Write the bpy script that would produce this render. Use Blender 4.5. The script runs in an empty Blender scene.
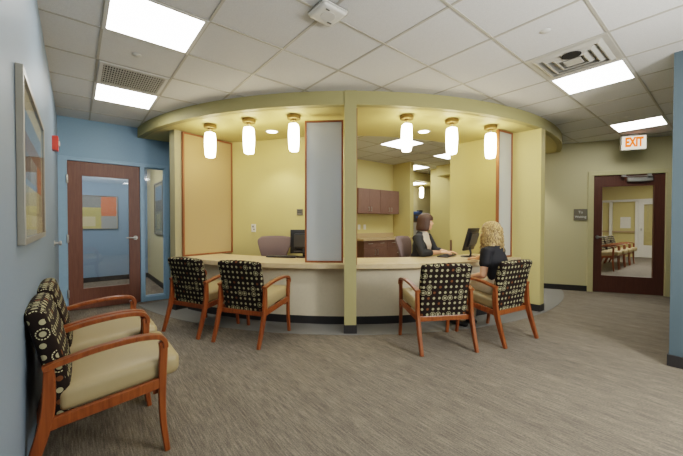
import bpy, bmesh, math, random
from mathutils import Vector, Matrix
random.seed(7)
V = Vector
pi = math.pi
SC = bpy.context.scene
COL = SC.collection
HC = 2.74        # dropped ceiling
HS = 2.585       # soffit
CX, CY = 5.25, 6.25   # centre of the curved desk


def PP(r, a):
    a = math.radians(a)
    return (CX - r * math.sin(a), CY - r * math.cos(a))


# ------------------------------------------------------------------ materials
def lin(c):
    return tuple(((v / 255) / 12.92 if v / 255 <= .04045 else ((v / 255 + .055) / 1.055) ** 2.4) for v in c) + (1,)


class N:
    """small node helper"""
    def __init__(s, name):
        s.m = bpy.data.materials.new(name)
        s.m.use_nodes = True
        s.t = s.m.node_tree
        s.t.nodes.clear()
        s.out = s.t.nodes.new('ShaderNodeOutputMaterial')

    def n(s, typ, **kw):
        x = s.t.nodes.new(typ)
        for k, v in kw.items():
            if k.startswith('i_'):
                k2 = k[2:]
                k2 = int(k2) if k2.isdigit() else k2.replace('_', ' ')
                if hasattr(v, 'is_output') or isinstance(v, bpy.types.NodeSocket):
                    s.t.links.new(v, x.inputs[k2])
                else:
                    x.inputs[k2].default_value = v
            else:
                setattr(x, k, v)
        return x

    def math(s, op, a, b=0.0, c=None):
        kw = dict(operation=op, i_0=a, i_1=b)
        if c is not None:
            kw['i_2'] = c
        return s.n('ShaderNodeMath', **kw).outputs[0]

    def mix(s, f, a, b):
        x = s.n('ShaderNodeMix', data_type='RGBA')
        for i, v in ((0, f), (6, a), (7, b)):
            if isinstance(v, bpy.types.NodeSocket):
                s.t.links.new(v, x.inputs[i])
            else:
                x.inputs[i].default_value = v
        return x.outputs[2]

    def ramp(s, f, stops):
        x = s.n('ShaderNodeValToRGB', i_0=f)
        e = x.color_ramp.elements
        e[0].position, e[0].color = stops[0]
        e[1].position, e[1].color = stops[-1]
        for p, c in stops[1:-1]:
            k = e.new(p)
            k.color = c
        return x.outputs[0]

    def bsdf(s, color, rough=.6, metal=0., bump=None, bstr=.2, bdist=.003, **kw):
        b = s.n('ShaderNodeBsdfPrincipled', i_Roughness=rough, i_Metallic=metal)
        if isinstance(color, bpy.types.NodeSocket):
            s.t.links.new(color, b.inputs['Base Color'])
        else:
            b.inputs['Base Color'].default_value = color
        for k, v in kw.items():
            b.inputs[k.replace('_', ' ')].default_value = v
        if bump is not None:
            bp = s.n('ShaderNodeBump', i_Strength=bstr, i_Distance=bdist, i_Height=bump)
            s.t.links.new(bp.outputs[0], b.inputs['Normal'])
        s.t.links.new(b.outputs[0], s.out.inputs[0])
        return s.m

    def coord(s, kind='Object', scale=(1, 1, 1)):
        tc = s.n('ShaderNodeTexCoord')
        return s.n('ShaderNodeMapping', i_Vector=tc.outputs[kind], i_Scale=scale).outputs[0]


def plain(name, c, rough=.6, metal=0., var=.06, scale=30., bstr=.05, **kw):
    k = N(name)
    co = k.coord()
    nz = k.n('ShaderNodeTexNoise', i_Vector=co, i_Scale=scale, i_Detail=3.)
    L = lin(c)
    d = tuple(v * (1 - var) for v in L[:3]) + (1,)
    u = tuple(min(1, v * (1 + var)) for v in L[:3]) + (1,)
    return k.bsdf(k.mix(nz.outputs[0], d, u), rough, metal, bump=nz.outputs[0], bstr=bstr, **kw)


def wood(name, c1, c2, rough=.35, scale=(14, 14, 1.2), **kw):
    k = N(name)
    co = k.coord(scale=scale)
    nz = k.n('ShaderNodeTexNoise', i_Vector=co, i_Scale=3., i_Detail=5., i_Distortion=.6)
    return k.bsdf(k.mix(k.n('ShaderNodeMapRange', i_Value=nz.outputs[0], i_1=.3, i_2=.7).outputs[0], lin(c1), lin(c2)), rough, **kw)


def emit(name, c, st):
    k = N(name)
    e = k.n('ShaderNodeEmission', i_Color=lin(c), i_Strength=st)
    k.t.links.new(e.outputs[0], k.out.inputs[0])
    return k.m


def glass(name, tint=(1, 1, 1, 1), refl=.06):
    k = N(name)
    tr = k.n('ShaderNodeBsdfTransparent', i_Color=tint)
    gl = k.n('ShaderNodeBsdfGlossy', i_Roughness=.02)
    lw = k.n('ShaderNodeLayerWeight', i_Blend=.3)
    f = k.math('MULTIPLY_ADD', lw.outputs['Fresnel'], .35, refl)
    mx = k.n('ShaderNodeMixShader', i_0=f, i_1=tr.outputs[0], i_2=gl.outputs[0])
    k.t.links.new(mx.outputs[0], k.out.inputs[0])
    return k.m


def frosted(name, c, body=.5):
    k = N(name)
    t = k.n('ShaderNodeBsdfTranslucent', i_Color=lin(c))
    d = k.n('ShaderNodeBsdfDiffuse', i_Color=lin(c))
    g = k.n('ShaderNodeBsdfGlossy', i_Roughness=.2, i_Color=lin((235, 238, 245)))
    m1 = k.n('ShaderNodeMixShader', i_0=body, i_1=t.outputs[0], i_2=d.outputs[0])
    m2 = k.n('ShaderNodeMixShader', i_0=.28, i_1=m1.outputs[0], i_2=g.outputs[0])
    k.t.links.new(m2.outputs[0], k.out.inputs[0])
    return k.m


def carpet_mat(name, cols, su=110., sv=7.):
    k = N(name)
    co = k.coord(scale=(su, sv, 1))
    n1 = k.n('ShaderNodeTexNoise', i_Vector=co, i_Scale=1., i_Detail=4., i_Roughness=.6)
    co2 = k.coord(scale=(170, 80, 1))
    n2 = k.n('ShaderNodeTexNoise', i_Vector=co2, i_Scale=1., i_Detail=2.)
    co3 = k.coord(scale=(9, .6, 1))
    n3 = k.n('ShaderNodeTexNoise', i_Vector=co3, i_Scale=1., i_Detail=2.)
    s = k.math('ADD', k.math('MULTIPLY', n1.outputs[0], .55), k.math('MULTIPLY', n2.outputs[0], .3))
    s = k.math('ADD', s, k.math('MULTIPLY', n3.outputs[0], .15))
    col = k.ramp(s, [(.36, lin(cols[0])), (.5, lin(cols[1])), (.64, lin(cols[2]))])
    return k.bsdf(col, .95, bump=n2.outputs[0], bstr=.5, bdist=.006)


def fabric_mat():
    k = N('dotted_upholstery')
    tc = k.n('ShaderNodeTexCoord')
    uv = k.n('ShaderNodeVectorMath', operation='SCALE', i_0=tc.outputs['UV'])
    uv.inputs['Scale'].default_value = 1 / .056
    fl = k.n('ShaderNodeVectorMath', operation='FLOOR', i_0=uv.outputs[0])
    fr = k.n('ShaderNodeVectorMath', operation='SUBTRACT', i_0=uv.outputs[0], i_1=fl.outputs[0])
    ce = k.n('ShaderNodeVectorMath', operation='SUBTRACT', i_0=fr.outputs[0], i_1=(.5, .5, 0))
    ln = k.n('ShaderNodeVectorMath', operation='LENGTH', i_0=ce.outputs[0]).outputs['Value']
    wn = k.n('ShaderNodeTexWhiteNoise', noise_dimensions='2D', i_Vector=fl.outputs[0])
    r = wn.outputs['Value']
    sp = k.n('ShaderNodeSeparateXYZ', i_0=ce.outputs[0])
    ang = k.math('ARCTAN2', sp.outputs[1], sp.outputs[0])
    dash = k.math('GREATER_THAN', k.math('SINE', k.math('MULTIPLY', ang, 14.)), -.45)
    dot = k.math('LESS_THAN', ln, .235)
    ring = k.math('MULTIPLY', k.math('GREATER_THAN', ln, .4), k.math('LESS_THAN', ln, .485))
    ring = k.math('MULTIPLY', k.math('MULTIPLY', ring, dash), k.math('GREATER_THAN', r, .8))
    base = lin((36, 28, 24))
    dcol = k.mix(k.math('LESS_THAN', r, .13), lin((158, 151, 119)), lin((106, 68, 42)))
    c = k.mix(dot, base, dcol)
    c = k.mix(ring, c, lin((190, 184, 148)))
    nz = k.n('ShaderNodeTexNoise', i_Vector=tc.outputs['UV'], i_Scale=500., i_Detail=2.)
    return k.bsdf(c, .9, bump=nz.outputs[0], bstr=.3, bdist=.002, Specular_IOR_Level=.15)


def tile_mat():
    k = N('ceiling_tile')
    co = k.coord(scale=(1, 1, 1))
    n1 = k.n('ShaderNodeTexNoise', i_Vector=co, i_Scale=140., i_Detail=4.)
    n2 = k.n('ShaderNodeTexNoise', i_Vector=co, i_Scale=3., i_Detail=2.)
    c = k.mix(n1.outputs[0], lin((194, 193, 190)), lin((224, 223, 221)))
    c = k.mix(k.math('MULTIPLY', n2.outputs[0], .2), c, lin((192, 190, 186)))
    return k.bsdf(c, .9, bump=n1.outputs[0], bstr=.4, bdist=.004)


def art_mat(name, blocks, back):
    """abstract rectangles: (x0,x1,y0,y1,colour) in UV"""
    k = N(name)
    tc = k.n('ShaderNodeTexCoord')
    nz = k.n('ShaderNodeTexNoise', i_Vector=tc.outputs['UV'], i_Scale=9., i_Detail=6.)
    off = k.n('ShaderNodeVectorMath', operation='SCALE', i_0=nz.outputs['Color'])
    off.inputs['Scale'].default_value = .03
    uv = k.n('ShaderNodeVectorMath', operation='ADD', i_0=tc.outputs['UV'], i_1=off.outputs[0])
    sp = k.n('ShaderNodeSeparateXYZ', i_0=uv.outputs[0])
    x, y = sp.outputs[0], sp.outputs[1]
    c = lin(back)
    for (x0, x1, y0, y1, cc) in blocks:
        m = k.math('MULTIPLY', k.math('MULTIPLY', k.math('GREATER_THAN', x, x0), k.math('LESS_THAN', x, x1)),
                   k.math('MULTIPLY', k.math('GREATER_THAN', y, y0), k.math('LESS_THAN', y, y1)))
        c = k.mix(m, c, lin(cc))
    n2 = k.n('ShaderNodeTexNoise', i_Vector=tc.outputs['UV'], i_Scale=22., i_Detail=5.)
    c = k.mix(k.math('MULTIPLY', n2.outputs[0], .3), c, lin((190, 186, 168)))
    return k.bsdf(c, .7)


M = dict(
    blue=plain('blue_paint', (124, 140, 154), .55, bstr=.03, scale=90),
    blueback=plain('blue_paint_back', (128, 158, 180), .55, bstr=.03, scale=90),
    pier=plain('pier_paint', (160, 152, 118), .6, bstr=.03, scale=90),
    bluefar=plain('blue_paint_corridor', (128, 154, 178), .6, bstr=.03, scale=90),
    bluetrim=plain('blue_frame_paint', (134, 164, 186), .4, bstr=.02),
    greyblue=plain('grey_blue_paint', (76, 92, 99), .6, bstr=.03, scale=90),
    yellow=plain('yellow_paint', (198, 184, 126), .6, bstr=.03, scale=90),
    olive=plain('olive_paint', (164, 154, 106), .6, bstr=.03, scale=90),
    cream=plain('cream_olive_paint', (194, 186, 148), .6, bstr=.03, scale=90),
    creamtrim=plain('cream_trim_paint', (192, 184, 142), .45, bstr=.02),
    soffit=plain('soffit_paint', (196, 183, 126), .6, bstr=.03, scale=90),
    tile=tile_mat(),
    grid=plain('ceiling_grid_paint', (172, 167, 155), .5),
    gridside=plain('ceiling_grid_shadow', (120, 114, 104), .7),
    base=plain('dark_baseboard', (44, 42, 42), .5),
    carpet=carpet_mat('striped_carpet', [(78, 72, 63), (107, 99, 87), (137, 127, 112)]),
    border=plain('grey_carpet_border', (118, 117, 113), .95, var=.12, scale=160, bstr=.3),
    maple=wood('pale_laminate', (192, 169, 130), (206, 185, 150), .4, (3, 3, 3)),
    apron=plain('beige_panel', (206, 194, 168), .6),
    chairwood=wood('cherry_chair_wood', (112, 58, 25), (146, 82, 39), .3),
    frame=wood('cherry_frame_wood', (122, 70, 38), (150, 90, 52), .4),
    doorL=wood('brown_door_wood', (98, 62, 48), (116, 76, 58), .45, (30, 30, 1.5)),
    doorR=wood('dark_red_door_wood', (84, 52, 40), (98, 62, 48), .45, (30, 30, 1.5)),
    cab=wood('brown_cabinet_laminate', (102, 76, 64), (118, 90, 78), .5, (40, 40, 2)),
    cabtop=plain('tan_countertop', (176, 152, 116), .5, var=.12, scale=80),
    fabric=fabric_mat(),
    vinyl=plain('khaki_vinyl', (160, 142, 104), .45, var=.04),
    panel=plain('beige_woven_panel', (172, 148, 106), .8, var=.08, scale=220, bstr=.2),
    frost=frosted('frosted_glass', (222, 226, 226), .6),
    pane=glass('clear_glass'),
    steel=plain('brushed_steel', (180, 178, 172), .35, 1., bstr=.02),
    silver=plain('silver_paint', (168, 166, 160), .5, .3),
    brass=plain('aged_brass', (128, 106, 60), .42, .7, bstr=.02),
    white=plain('white_plastic', (222, 220, 212), .45, bstr=.01),
    offwhite=plain('white_metal', (206, 204, 198), .5, bstr=.01),
    ventgrey=plain('vent_grey', (190, 186, 176), .45, .1, bstr=.01),
    ventdark=plain('vent_void', (26, 24, 22), .8),
    black=plain('black_plastic', (30, 30, 32), .4, bstr=.02),
    screen=plain('dark_screen', (16, 18, 22), .15),
    greybk=plain('dark_grey_plastic', (70, 68, 66), .45),
    mauve=plain('mauve_grey_fabric', (112, 96, 96), .9, var=.1, scale=200, bstr=.3),
    red=plain('red_plastic', (205, 62, 44), .4),
    exitred=emit('exit_letter_glow', (240, 92, 34), 1.1),
    exitwhite=emit('exit_face_glow', (236, 226, 206), .75),
    lamp=emit('panel_glow', (255, 253, 249), 7.5),
    pend=emit('pendant_glow', (255, 240, 208), 11.),
    down=emit('downlight_glow', (255, 240, 205), 14.),
    mat_=plain('picture_mat', (206, 196, 160), .7),
    pframe=plain('grey_metal_frame', (142, 138, 126), .4, .3),
    skin=plain('skin', (222, 168, 138), .5, var=.04),
    skin2=plain('skin_tan', (216, 164, 132), .5, var=.04),
    lips=plain('lips', (176, 88, 82), .4),
    eye=plain('eye_white', (232, 228, 222), .2),
    iris=plain('eye_dark', (46, 32, 24), .2),
    hairbr=wood('brown_hair', (40, 26, 19), (82, 54, 37), .6, (90, 90, 6)),
    hairbl=wood('blonde_hair', (74, 50, 28), (218, 184, 124), .55, (34, 34, 14)),
    brow=plain('brow_hair', (66, 44, 30), .7),
    blazer=plain('charcoal_blazer', (44, 46, 50), .8, var=.1, scale=150),
    blouse=plain('white_blouse', (226, 214, 196), .75),
    blacktop=plain('black_top', (20, 20, 24), .8),
    pants=plain('cream_trousers', (210, 196, 170), .8),
    darkpants=plain('dark_trousers', (34, 34, 40), .8),
    shoe=plain('black_shoe', (24, 22, 22), .4),
    sign=plain('sign_grey', (112, 106, 92), .5),
    blueitem=plain('blue_plastic_item', (70, 96, 150), .5),
    glazing=glass('partition_glass', refl=.05),
    artA=art_mat('abstract_art_a', [(0, 1, .0, .3, (176, 168, 128)), (.0, .3, .36, .75, (92, 88, 84)), (.3, .7, .36, .7, (150, 150, 140)),
                                    (.7, 1, .3, .8, (198, 106, 42)), (.2, .8, .05, .3, (210, 200, 150)), (0, 1, .62, .8, (120, 76, 44))], (120, 150, 176)),
    artB=art_mat('abstract_art_b', [(0, .55, .66, 1, (74, 72, 74)), (.5, .78, .6, 1, (118, 124, 126)), (.78, 1, .4, 1, (206, 96, 34)),
                                    (.3, .78, .0, .66, (178, 168, 92)), (.45, .7, .08, .38, (196, 188, 146)), (.0, .3, .0, .64, (146, 148, 134)),
                                    (.8, 1, 0, .4, (138, 146, 148))], (150, 150, 144)),
    artC=art_mat('abstract_art_c', [(0, 1, .0, .45, (150, 150, 120)), (.2, .7, .05, .4, (190, 184, 130)), (0, 1, .45, .7, (112, 104, 94))], (128, 160, 186)),
)


# ------------------------------------------------------------------ geometry
class MB:
    def __init__(s):
        s.b = bmesh.new()
        s.mi = 0

    def _f(s, fs):
        for f in fs:
            f.material_index = s.mi

    def box(s, c, size, bev=0., rot=None, seg=2):
        r = bmesh.ops.create_cube(s.b, size=1.)
        vs = r['verts']
        bmesh.ops.scale(s.b, vec=size, verts=vs)
        fs = list({f for v in vs for f in v.link_faces})
        if bev > 0:
            es = list({e for v in vs for e in v.link_edges})
            q = bmesh.ops.bevel(s.b, geom=es, offset=bev, segments=seg, profile=.5, affect='EDGES')
            vs = list({v for f in q['faces'] for v in f.verts} | {v for v in vs if v.is_valid})
            fs = list({f for v in vs for f in v.link_faces})
        m = Matrix.Translation(V(c))
        if rot is not None:
            m = m @ rot.to_4x4()
        bmesh.ops.transform(s.b, matrix=m, verts=vs)
        s._f(fs)
        return vs

    def bx(s, x0, x1, y0, y1, z0, z1, bev=0.):
        return s.box(((x0 + x1) / 2, (y0 + y1) / 2, (z0 + z1) / 2), (abs(x1 - x0), abs(y1 - y0), abs(z1 - z0)), bev)

    def rings(s, rs, cap=True, closed=True):
        n = len(rs[0])
        vv = [[s.b.verts.new(p) for p in r] for r in rs]
        fs = []
        for i in range(len(vv) - 1):
            for j in range(n if closed else n - 1):
                k = (j + 1) % n
                fs.append(s.b.faces.new((vv[i][j], vv[i][k], vv[i + 1][k], vv[i + 1][j])))
        if cap:
            fs.append(s.b.faces.new(list(reversed(vv[0]))))
            fs.append(s.b.faces.new(vv[-1]))
        s._f(fs)
        return vv

    def lathe(s, prof, c=(0, 0, 0), n=24, cap=True):
        c = V(c)
        rs = [[c + V((r * math.cos(2 * pi * j / n), r * math.sin(2 * pi * j / n), z)) for j in range(n)] for r, z in prof]
        s.rings(rs, cap)

    def tube(s, pts, rad, n=10, flat=1., side=None, cap=True):
        pts = [V(p) for p in pts]
        rad = rad if isinstance(rad, (list, tuple)) else [rad] * len(pts)
        rs = []
        ref = V(side) if side else None
        for i, p in enumerate(pts):
            t = (pts[min(i + 1, len(pts) - 1)] - pts[max(i - 1, 0)]).normalized()
            u = ref if ref is not None else (V((0, 0, 1)) if abs(t.z) < .9 else V((1, 0, 0)))
            a = (u - t * u.dot(t)).normalized()
            if ref is None:
                ref = a
            b = t.cross(a)
            rs.append([p + a * (rad[i] * math.cos(2 * pi * j / n)) + b * (rad[i] * flat * math.sin(2 * pi * j / n)) for j in range(n)])
        s.rings(rs, cap)

    def sweep(s, pts, w, t, side=(1, 0, 0)):
        """bent rectangular bar: width w along side, thickness t (number or list)"""
        pts = [V(p) for p in pts]
        sd = V(side).normalized()
        t = t if isinstance(t, (list, tuple)) else [t] * len(pts)
        rs = []
        for i, p in enumerate(pts):
            d = (pts[min(i + 1, len(pts) - 1)] - pts[max(i - 1, 0)]).normalized()
            nn = sd.cross(d).normalized()
            h, k = w / 2, t[i] / 2
            c = min(h, k) * .3
            rs.append([p + sd * x + nn * y for x, y in ((h - c, k), (h, k - c), (h, -k + c), (h - c, -k), (-h + c, -k), (-h, -k + c), (-h, k - c), (-h + c, k))])
        s.rings(rs)

    def prism(s, poly, z0, z1):
        s.rings([[V((x, y, z0)) for x, y in poly], [V((x, y, z1)) for x, y in poly]])

    def arc(s, r0, r1, a0, a1, z0, z1, n=48):
        rs = []
        for i in range(n + 1):
            a = a0 + (a1 - a0) * i / n
            p, q = PP(r0, a), PP(r1, a)
            rs.append([V((*p, z0)), V((*q, z0)), V((*q, z1)), V((*p, z1))])
        s.rings(rs)

    def ell(s, c, r, n=14, m=9, rot=None):
        c = V(c)
        rs = []
        for i in range(1, m):
            th = pi * i / m
            ring = []
            for j in range(n):
                ph = 2 * pi * j / n
                p = V((r[0] * math.sin(th) * math.cos(ph), r[1] * math.sin(th) * math.sin(ph), -r[2] * math.cos(th)))
                if rot:
                    p = rot @ p
                ring.append(c + p)
            rs.append(ring)
        s.rings(rs)

    def limb(s, pts, rad, flat=1., side=(1, 0, 0), n=14):
        """tapered limb with round ends"""
        pts = [V(p) for p in pts]
        P2, R2 = [], []
        d0 = (pts[0] - pts[1]).normalized()
        d1 = (pts[-1] - pts[-2]).normalized()
        for k in (80, 55, 28):
            a = math.radians(k)
            P2.append(pts[0] + d0 * rad[0] * math.sin(a) * min(1, flat + .2))
            R2.append(rad[0] * math.cos(a))
        P2 += pts
        R2 += list(rad)
        for k in (28, 55, 80):
            a = math.radians(k)
            P2.append(pts[-1] + d1 * rad[-1] * math.sin(a) * min(1, flat + .2))
            R2.append(rad[-1] * math.cos(a))
        s.tube(P2, R2, n, flat, side)

    def build(s, name, mats, parent=None, smooth=False, loc=None, mods=None):
        bmesh.ops.recalc_face_normals(s.b, faces=s.b.faces[:])
        me = bpy.data.meshes.new(name)
        s.b.to_mesh(me)
        s.b.free()
        for m in (mats if isinstance(mats, (list, tuple)) else [mats]):
            me.materials.append(m)
        o = bpy.data.objects.new(name, me)
        COL.objects.link(o)
        if parent:
            o.parent = parent
        if loc:
            o.location = loc
        if smooth:
            for p in me.polygons:
                p.use_smooth = True
            if smooth != 'all':
                try:
                    me.set_sharp_from_angle(angle=math.radians(smooth if smooth is not True else 38))
                except Exception:
                    pass
        return o


def bake(o, mods):
    """apply modifiers given as (type, {props})"""
    for t, kw in mods:
        m = o.modifiers.new(t, t)
        for k, v in kw.items():
            setattr(m, k, v)
    dg = bpy.context.evaluated_depsgraph_get()
    dg.update()
    me = bpy.data.meshes.new_from_object(o.evaluated_get(dg))
    old = o.data
    o.modifiers.clear()
    o.data = me
    bpy.data.meshes.remove(old)
    for p in me.polygons:
        p.use_smooth = True
    return o


def box_uv(o, off=(0, 0)):
    me = o.data
    uv = me.uv_layers.new(name='UVMap')
    for p in me.polygons:
        n = p.normal
        ax = max(range(3), key=lambda i: abs(n[i]) * (1.25 if i == 1 else 1))
        for li in p.loop_indices:
            c = me.vertices[me.loops[li].vertex_index].co
            q = {0: (c.y, c.z), 1: (c.x, c.z), 2: (c.x, c.y)}[ax]
            uv.data[li].uv = (q[0] + off[0], q[1] + off[1])


def tag(o, label=None, cat=None, group=None, kind=None):
    for k, v in (('label', label), ('category', cat), ('group', group), ('kind', kind)):
        if v:
            o[k] = v
    return o


def thing(name, label, cat, loc=(0, 0, 0), rz=0., group=None):
    o = bpy.data.objects.new(name, None)
    o.empty_display_size = .1
    COL.objects.link(o)
    o.location = loc
    o.rotation_euler = (0, 0, rz)
    return tag(o, label, cat, group)


def struct(name, mb, mat, parent=None, smooth=False):
    o = mb.build(name, mat, parent, smooth)
    if parent is None:
        o['kind'] = 'structure'
    return o


def copy_tree(o, parent=None):
    c = o.copy()
    COL.objects.link(c)
    c.parent = parent
    for ch in list(o.children):
        copy_tree(ch, c)
    return c


def text(name, s, size, mat, parent, mtx, depth=.002, bold=0.):
    cu = bpy.data.curves.new(name, 'FONT')
    cu.body = s
    cu.size = size
    cu.align_x = 'CENTER'
    cu.align_y = 'CENTER'
    cu.extrude = depth
    cu.offset = bold
    t = bpy.data.objects.new('tmp', cu)
    COL.objects.link(t)
    dg = bpy.context.evaluated_depsgraph_get()
    dg.update()
    me = bpy.data.meshes.new_from_object(t.evaluated_get(dg))
    bpy.data.objects.remove(t)
    me.transform(mtx)
    me.materials.clear()
    me.materials.append(mat)
    o = bpy.data.objects.new(name, me)
    COL.objects.link(o)
    o.parent = parent
    return o


def crom(pts, k=6):
    P = [V(p) for p in pts]
    out = []
    for i in range(len(P) - 1):
        p0, p1, p2, p3 = P[max(i - 1, 0)], P[i], P[i + 1], P[min(i + 2, len(P) - 1)]
        for j in range(k):
            t = j / k
            out.append(.5 * ((2 * p1) + (p2 - p0) * t + (2 * p0 - 5 * p1 + 4 * p2 - p3) * t * t + (3 * p1 - p0 - 3 * p2 + p3) * t ** 3))
    out.append(P[-1])
    return out


# ------------------------------------------------------------------ SETTING
def shell():
    b = MB(); b.bx(-3.2, 17, -3.2, 9.4, -.1, 0)
    struct('floor', b, M['carpet'])
    b = MB(); b.arc(3.0, 4.55, -24, 84, .0005, .004, 64)
    struct('trim_1', b, M['border'])
    # ceiling slab with the exposed grid bars (2 ft module)
    b = MB(); b.bx(-3.2, 17, -3.2, 9.4, HC, HC + .12)
    b.mi = 1
    bw, bd = .0095, .004
    k = -5
    while True:
        x = .167 + .6075 * k
        if x > 16.9: break
        if x > -3: b.bx(x - bw, x + bw, -3.1, 9.3, HC - bd, HC + .001)
        k += 1
    k = -6
    while True:
        y = .653 + .607 * k
        if y > 9.3: break
        if y > -3: b.bx(-3.1, 16.9, y - bw, y + bw, HC - bd - .0005, HC + .001)
        k += 1
    struct('ceiling', b, [M['tile'], M['grid']])
    # left wall
    b = MB(); b.bx(-.34, -.185, -3.2, 6.05, 0, HC)
    struct('wall_left', b, M['blue'])
    b = MB(); b.bx(-.185, -.173, -3.05, 5.93, 0, .1, .002)
    struct('baseboard_left', b, M['base'])
    # door wall (far left)
    Y0, Y1 = 5.97, 6.11
    b = MB()
    b.bx(-.2, 2.3, Y0, Y1, 2.185, HC)
    b.bx(1.185, 2.3, Y0, Y1, 0, 2.185)
    struct('wall_back', b, M['blueback'])
    b = MB()   # blue painted frame round the door and the sidelight
    b.bx(-.2, -.088, Y0 - .02, Y1, 0, 2.185, .004)
    b.bx(.788, .845, Y0 - .02, Y1, 0, 2.185, .004)
    b.bx(1.132, 1.195, Y0 - .02, Y1, 0, 2.185, .004)
    b.bx(-.2, 1.195, Y0 - .021, Y1, 2.135, 2.188, .004)
    b.bx(.845, 1.132, Y0 - .02, Y1, 0, .075, .004)
    struct('trim_2', b, M['bluetrim'])
    # sidelight
    b = MB()
    for (x0, x1, z0, z1) in ((.845, .855, .075, 2.135), (1.122, 1.132, .075, 2.135), (.855, 1.122, .075, .087), (.855, 1.122, 2.123, 2.135)):
        b.bx(x0, x1, Y0 + .01, Y0 + .08, z0, z1)
    w = struct('window_1', b, M['bluetrim'])
    b = MB(); b.bx(.855, 1.122, Y0 + .04, Y0 + .046, .087, 2.123)
    b.build('pane', M['pane'], w)
    # door 1
    b = MB()
    dx0, dx1, g0, g1 = -.086, .786, .066, .652
    b.bx(dx0, g0, Y0 + .005, Y0 + .05, .008, 2.133)
    b.bx(g1, dx1, Y0 + .005, Y0 + .05, .008, 2.133)
    b.bx(g0, g1, Y0 + .005, Y0 + .05, 1.945, 2.133)
    b.bx(g0, g1, Y0 + .005, Y0 + .05, .008, .29)
    d = struct('door_1', b, M['doorL'])
    d['label'] = 'brown wooden door with a tall glass pane in the blue wall'
    b = MB()
    e = .012
    b.bx(g0, g0 + e, Y0, Y0 + .052, .29, 1.945); b.bx(g1 - e, g1, Y0, Y0 + .052, .29, 1.945)
    b.bx(g0, g1, Y0, Y0 + .052, .29, .302); b.bx(g0, g1, Y0, Y0 + .052, 1.933, 1.945)
    b.build('glazing_bead', M['doorL'], d)
    b = MB(); b.bx(g0 + e, g1 - e, Y0 + .025, Y0 + .031, .302, 1.933)
    b.build('pane', M['pane'], d)
    for z in (.25, 1.03, 1.87):
        b = MB(); b.lathe([(.009, z - .06), (.011, z - .055), (.011, z + .055), (.009, z + .06)], (-.09, Y0 - .028, 0), 10)
        b.bx(-.1, -.075, Y0 - .022, Y0 - .003, z - .05, z + .05)
        b.build('hinge', M['steel'], d, True)
    lever(d, V((.722, Y0 + .005, 1.02)), V((0, -1, 0)), V((-1, 0, 0)))
    # corridor beyond door 1
    b = MB(); b.bx(-2.3, 1.43, 8.62, 8.76, 0, HC)
    struct('wall_corridor', b, M['bluefar'])
    b = MB(); b.bx(1.28, 1.42, Y1, 8.62, 0, HC)
    struct('wall_corridor_right', b, M['cream'])
    b = MB(); b.bx(-2.4, -2.26, Y1, 8.62, 0, HC); b.bx(-2.4, -.34, Y0, Y1, 0, HC)
    struct('wall_corridor_left', b, M['blue'])
    b = MB(); b.bx(-2.26, 1.28, 8.608, 8.62, 0, .1); b.bx(1.268, 1.28, Y1, 8.608, 0, .1)
    struct('baseboard_corridor', b, M['base'])
    # curved bulkhead and soffit
    b = MB(); b.arc(4.42, 4.5, -23.2, 86.2, HS, HC, 96)
    o = struct('trim_3', b, M['olive'], smooth=20)
    b = MB()
    n = 96
    rs = []
    ring0, ring1 = [], []
    b.arc(3.2, 4.43, -23.6, 82, HS, HS + .03, 96)
    b.prism([PP(4.43, 86.2), PP(4.43, 81.9), PP(3.2, 81.9), (2.2, 5.97)], HS, HS + .03)
    struct('ceiling_soffit', b, M['soffit'])
    b = MB(); b.arc(3.2, 3.24, -23.6, 82, HS + .03, HC, 64)
    struct('trim_4', b, M['yellow'], smooth=20)
    # left radial wall
    ra = math.radians(74.4)
    dv = V((math.sin(ra), math.cos(ra), 0)); nv = V((-dv.y, dv.x, 0))    # towards centre / towards door wall
    def quad(p, q, n_, t): return [tuple((p)[:2]), tuple((q)[:2]), tuple((q + n_ * t)[:2]), tuple((p + n_ * t)[:2])]
    pA, pB = V((*PP(4.31, 74.4), 0)), V((*PP(3.35, 74.4), 0))
    b = MB(); b.prism(quad(pA, pB, nv, .14), 0, HS)
    struct('wall_pier_left', b, M['pier'])
    b = MB(); b.prism(quad(pA - dv * .008 - nv * .008, pA + dv * .2 - nv * .008, nv, .156), 0, .1)
    struct('baseboard_pier_left', b, M['base'])
    # right radial wall
    b = MB(); b.prism([(5.055, 1.752), (5.205, 1.752), (5.13, 3.13), (4.97, 3.13)], 0, HS)
    struct('wall_pier_right', b, M['yellow'])
    b = MB(); b.prism([(5.047, 1.744), (5.213, 1.744), (5.195, 2.05), (5.035, 2.05)], 0, .1)
    struct('baseboard_pier_right', b, M['base'])
    # column
    q = 39.3
    pc = V((*PP(4.51, q), 0)); a = math.radians(q)
    d2 = V((math.sin(a), math.cos(a), 0)); s2 = V((d2.y, -d2.x, 0))
    def colpoly(w, f0, f1): return [tuple((pc + s2 * x + d2 * y)[:2]) for x, y in ((-w, f0), (w, f0), (w, f1), (-w, f1))]
    b = MB(); b.prism(colpoly(.068, 0, .185), 0, HS); b.prism(colpoly(.068, 0, .02), HS, HC)
    struct('wall_column', b, M['olive'])
    b = MB(); b.prism([tuple((pc + s2 * x + d2 * y)[:2]) for x, y in ((.068, .12), (.082, .12), (.082, .185), (.068, .185))], .766, HS)
    struct('trim_8', b, M['frame'])
    b = MB(); b.prism(colpoly(.074, -.007, .19), 0, .1)
    struct('baseboard_column', b, M['base'])
    # office back wall (left bay) and its return
    b = MB(); b.prism([(1.93, 5.42), (3.24, 3.707), (3.31, 3.79), (2.04, 5.52)], 0, HS + .1)
    struct('wall_office', b, M['yellow'])
    b = MB(); b.prism([(3.2, 3.76), (3.30, 3.72), (4.35, 5.2), (4.42, 5.6), (4.3, 5.6)], 0, HC)
    struct('wall_office_return', b, M['yellow'])
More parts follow.
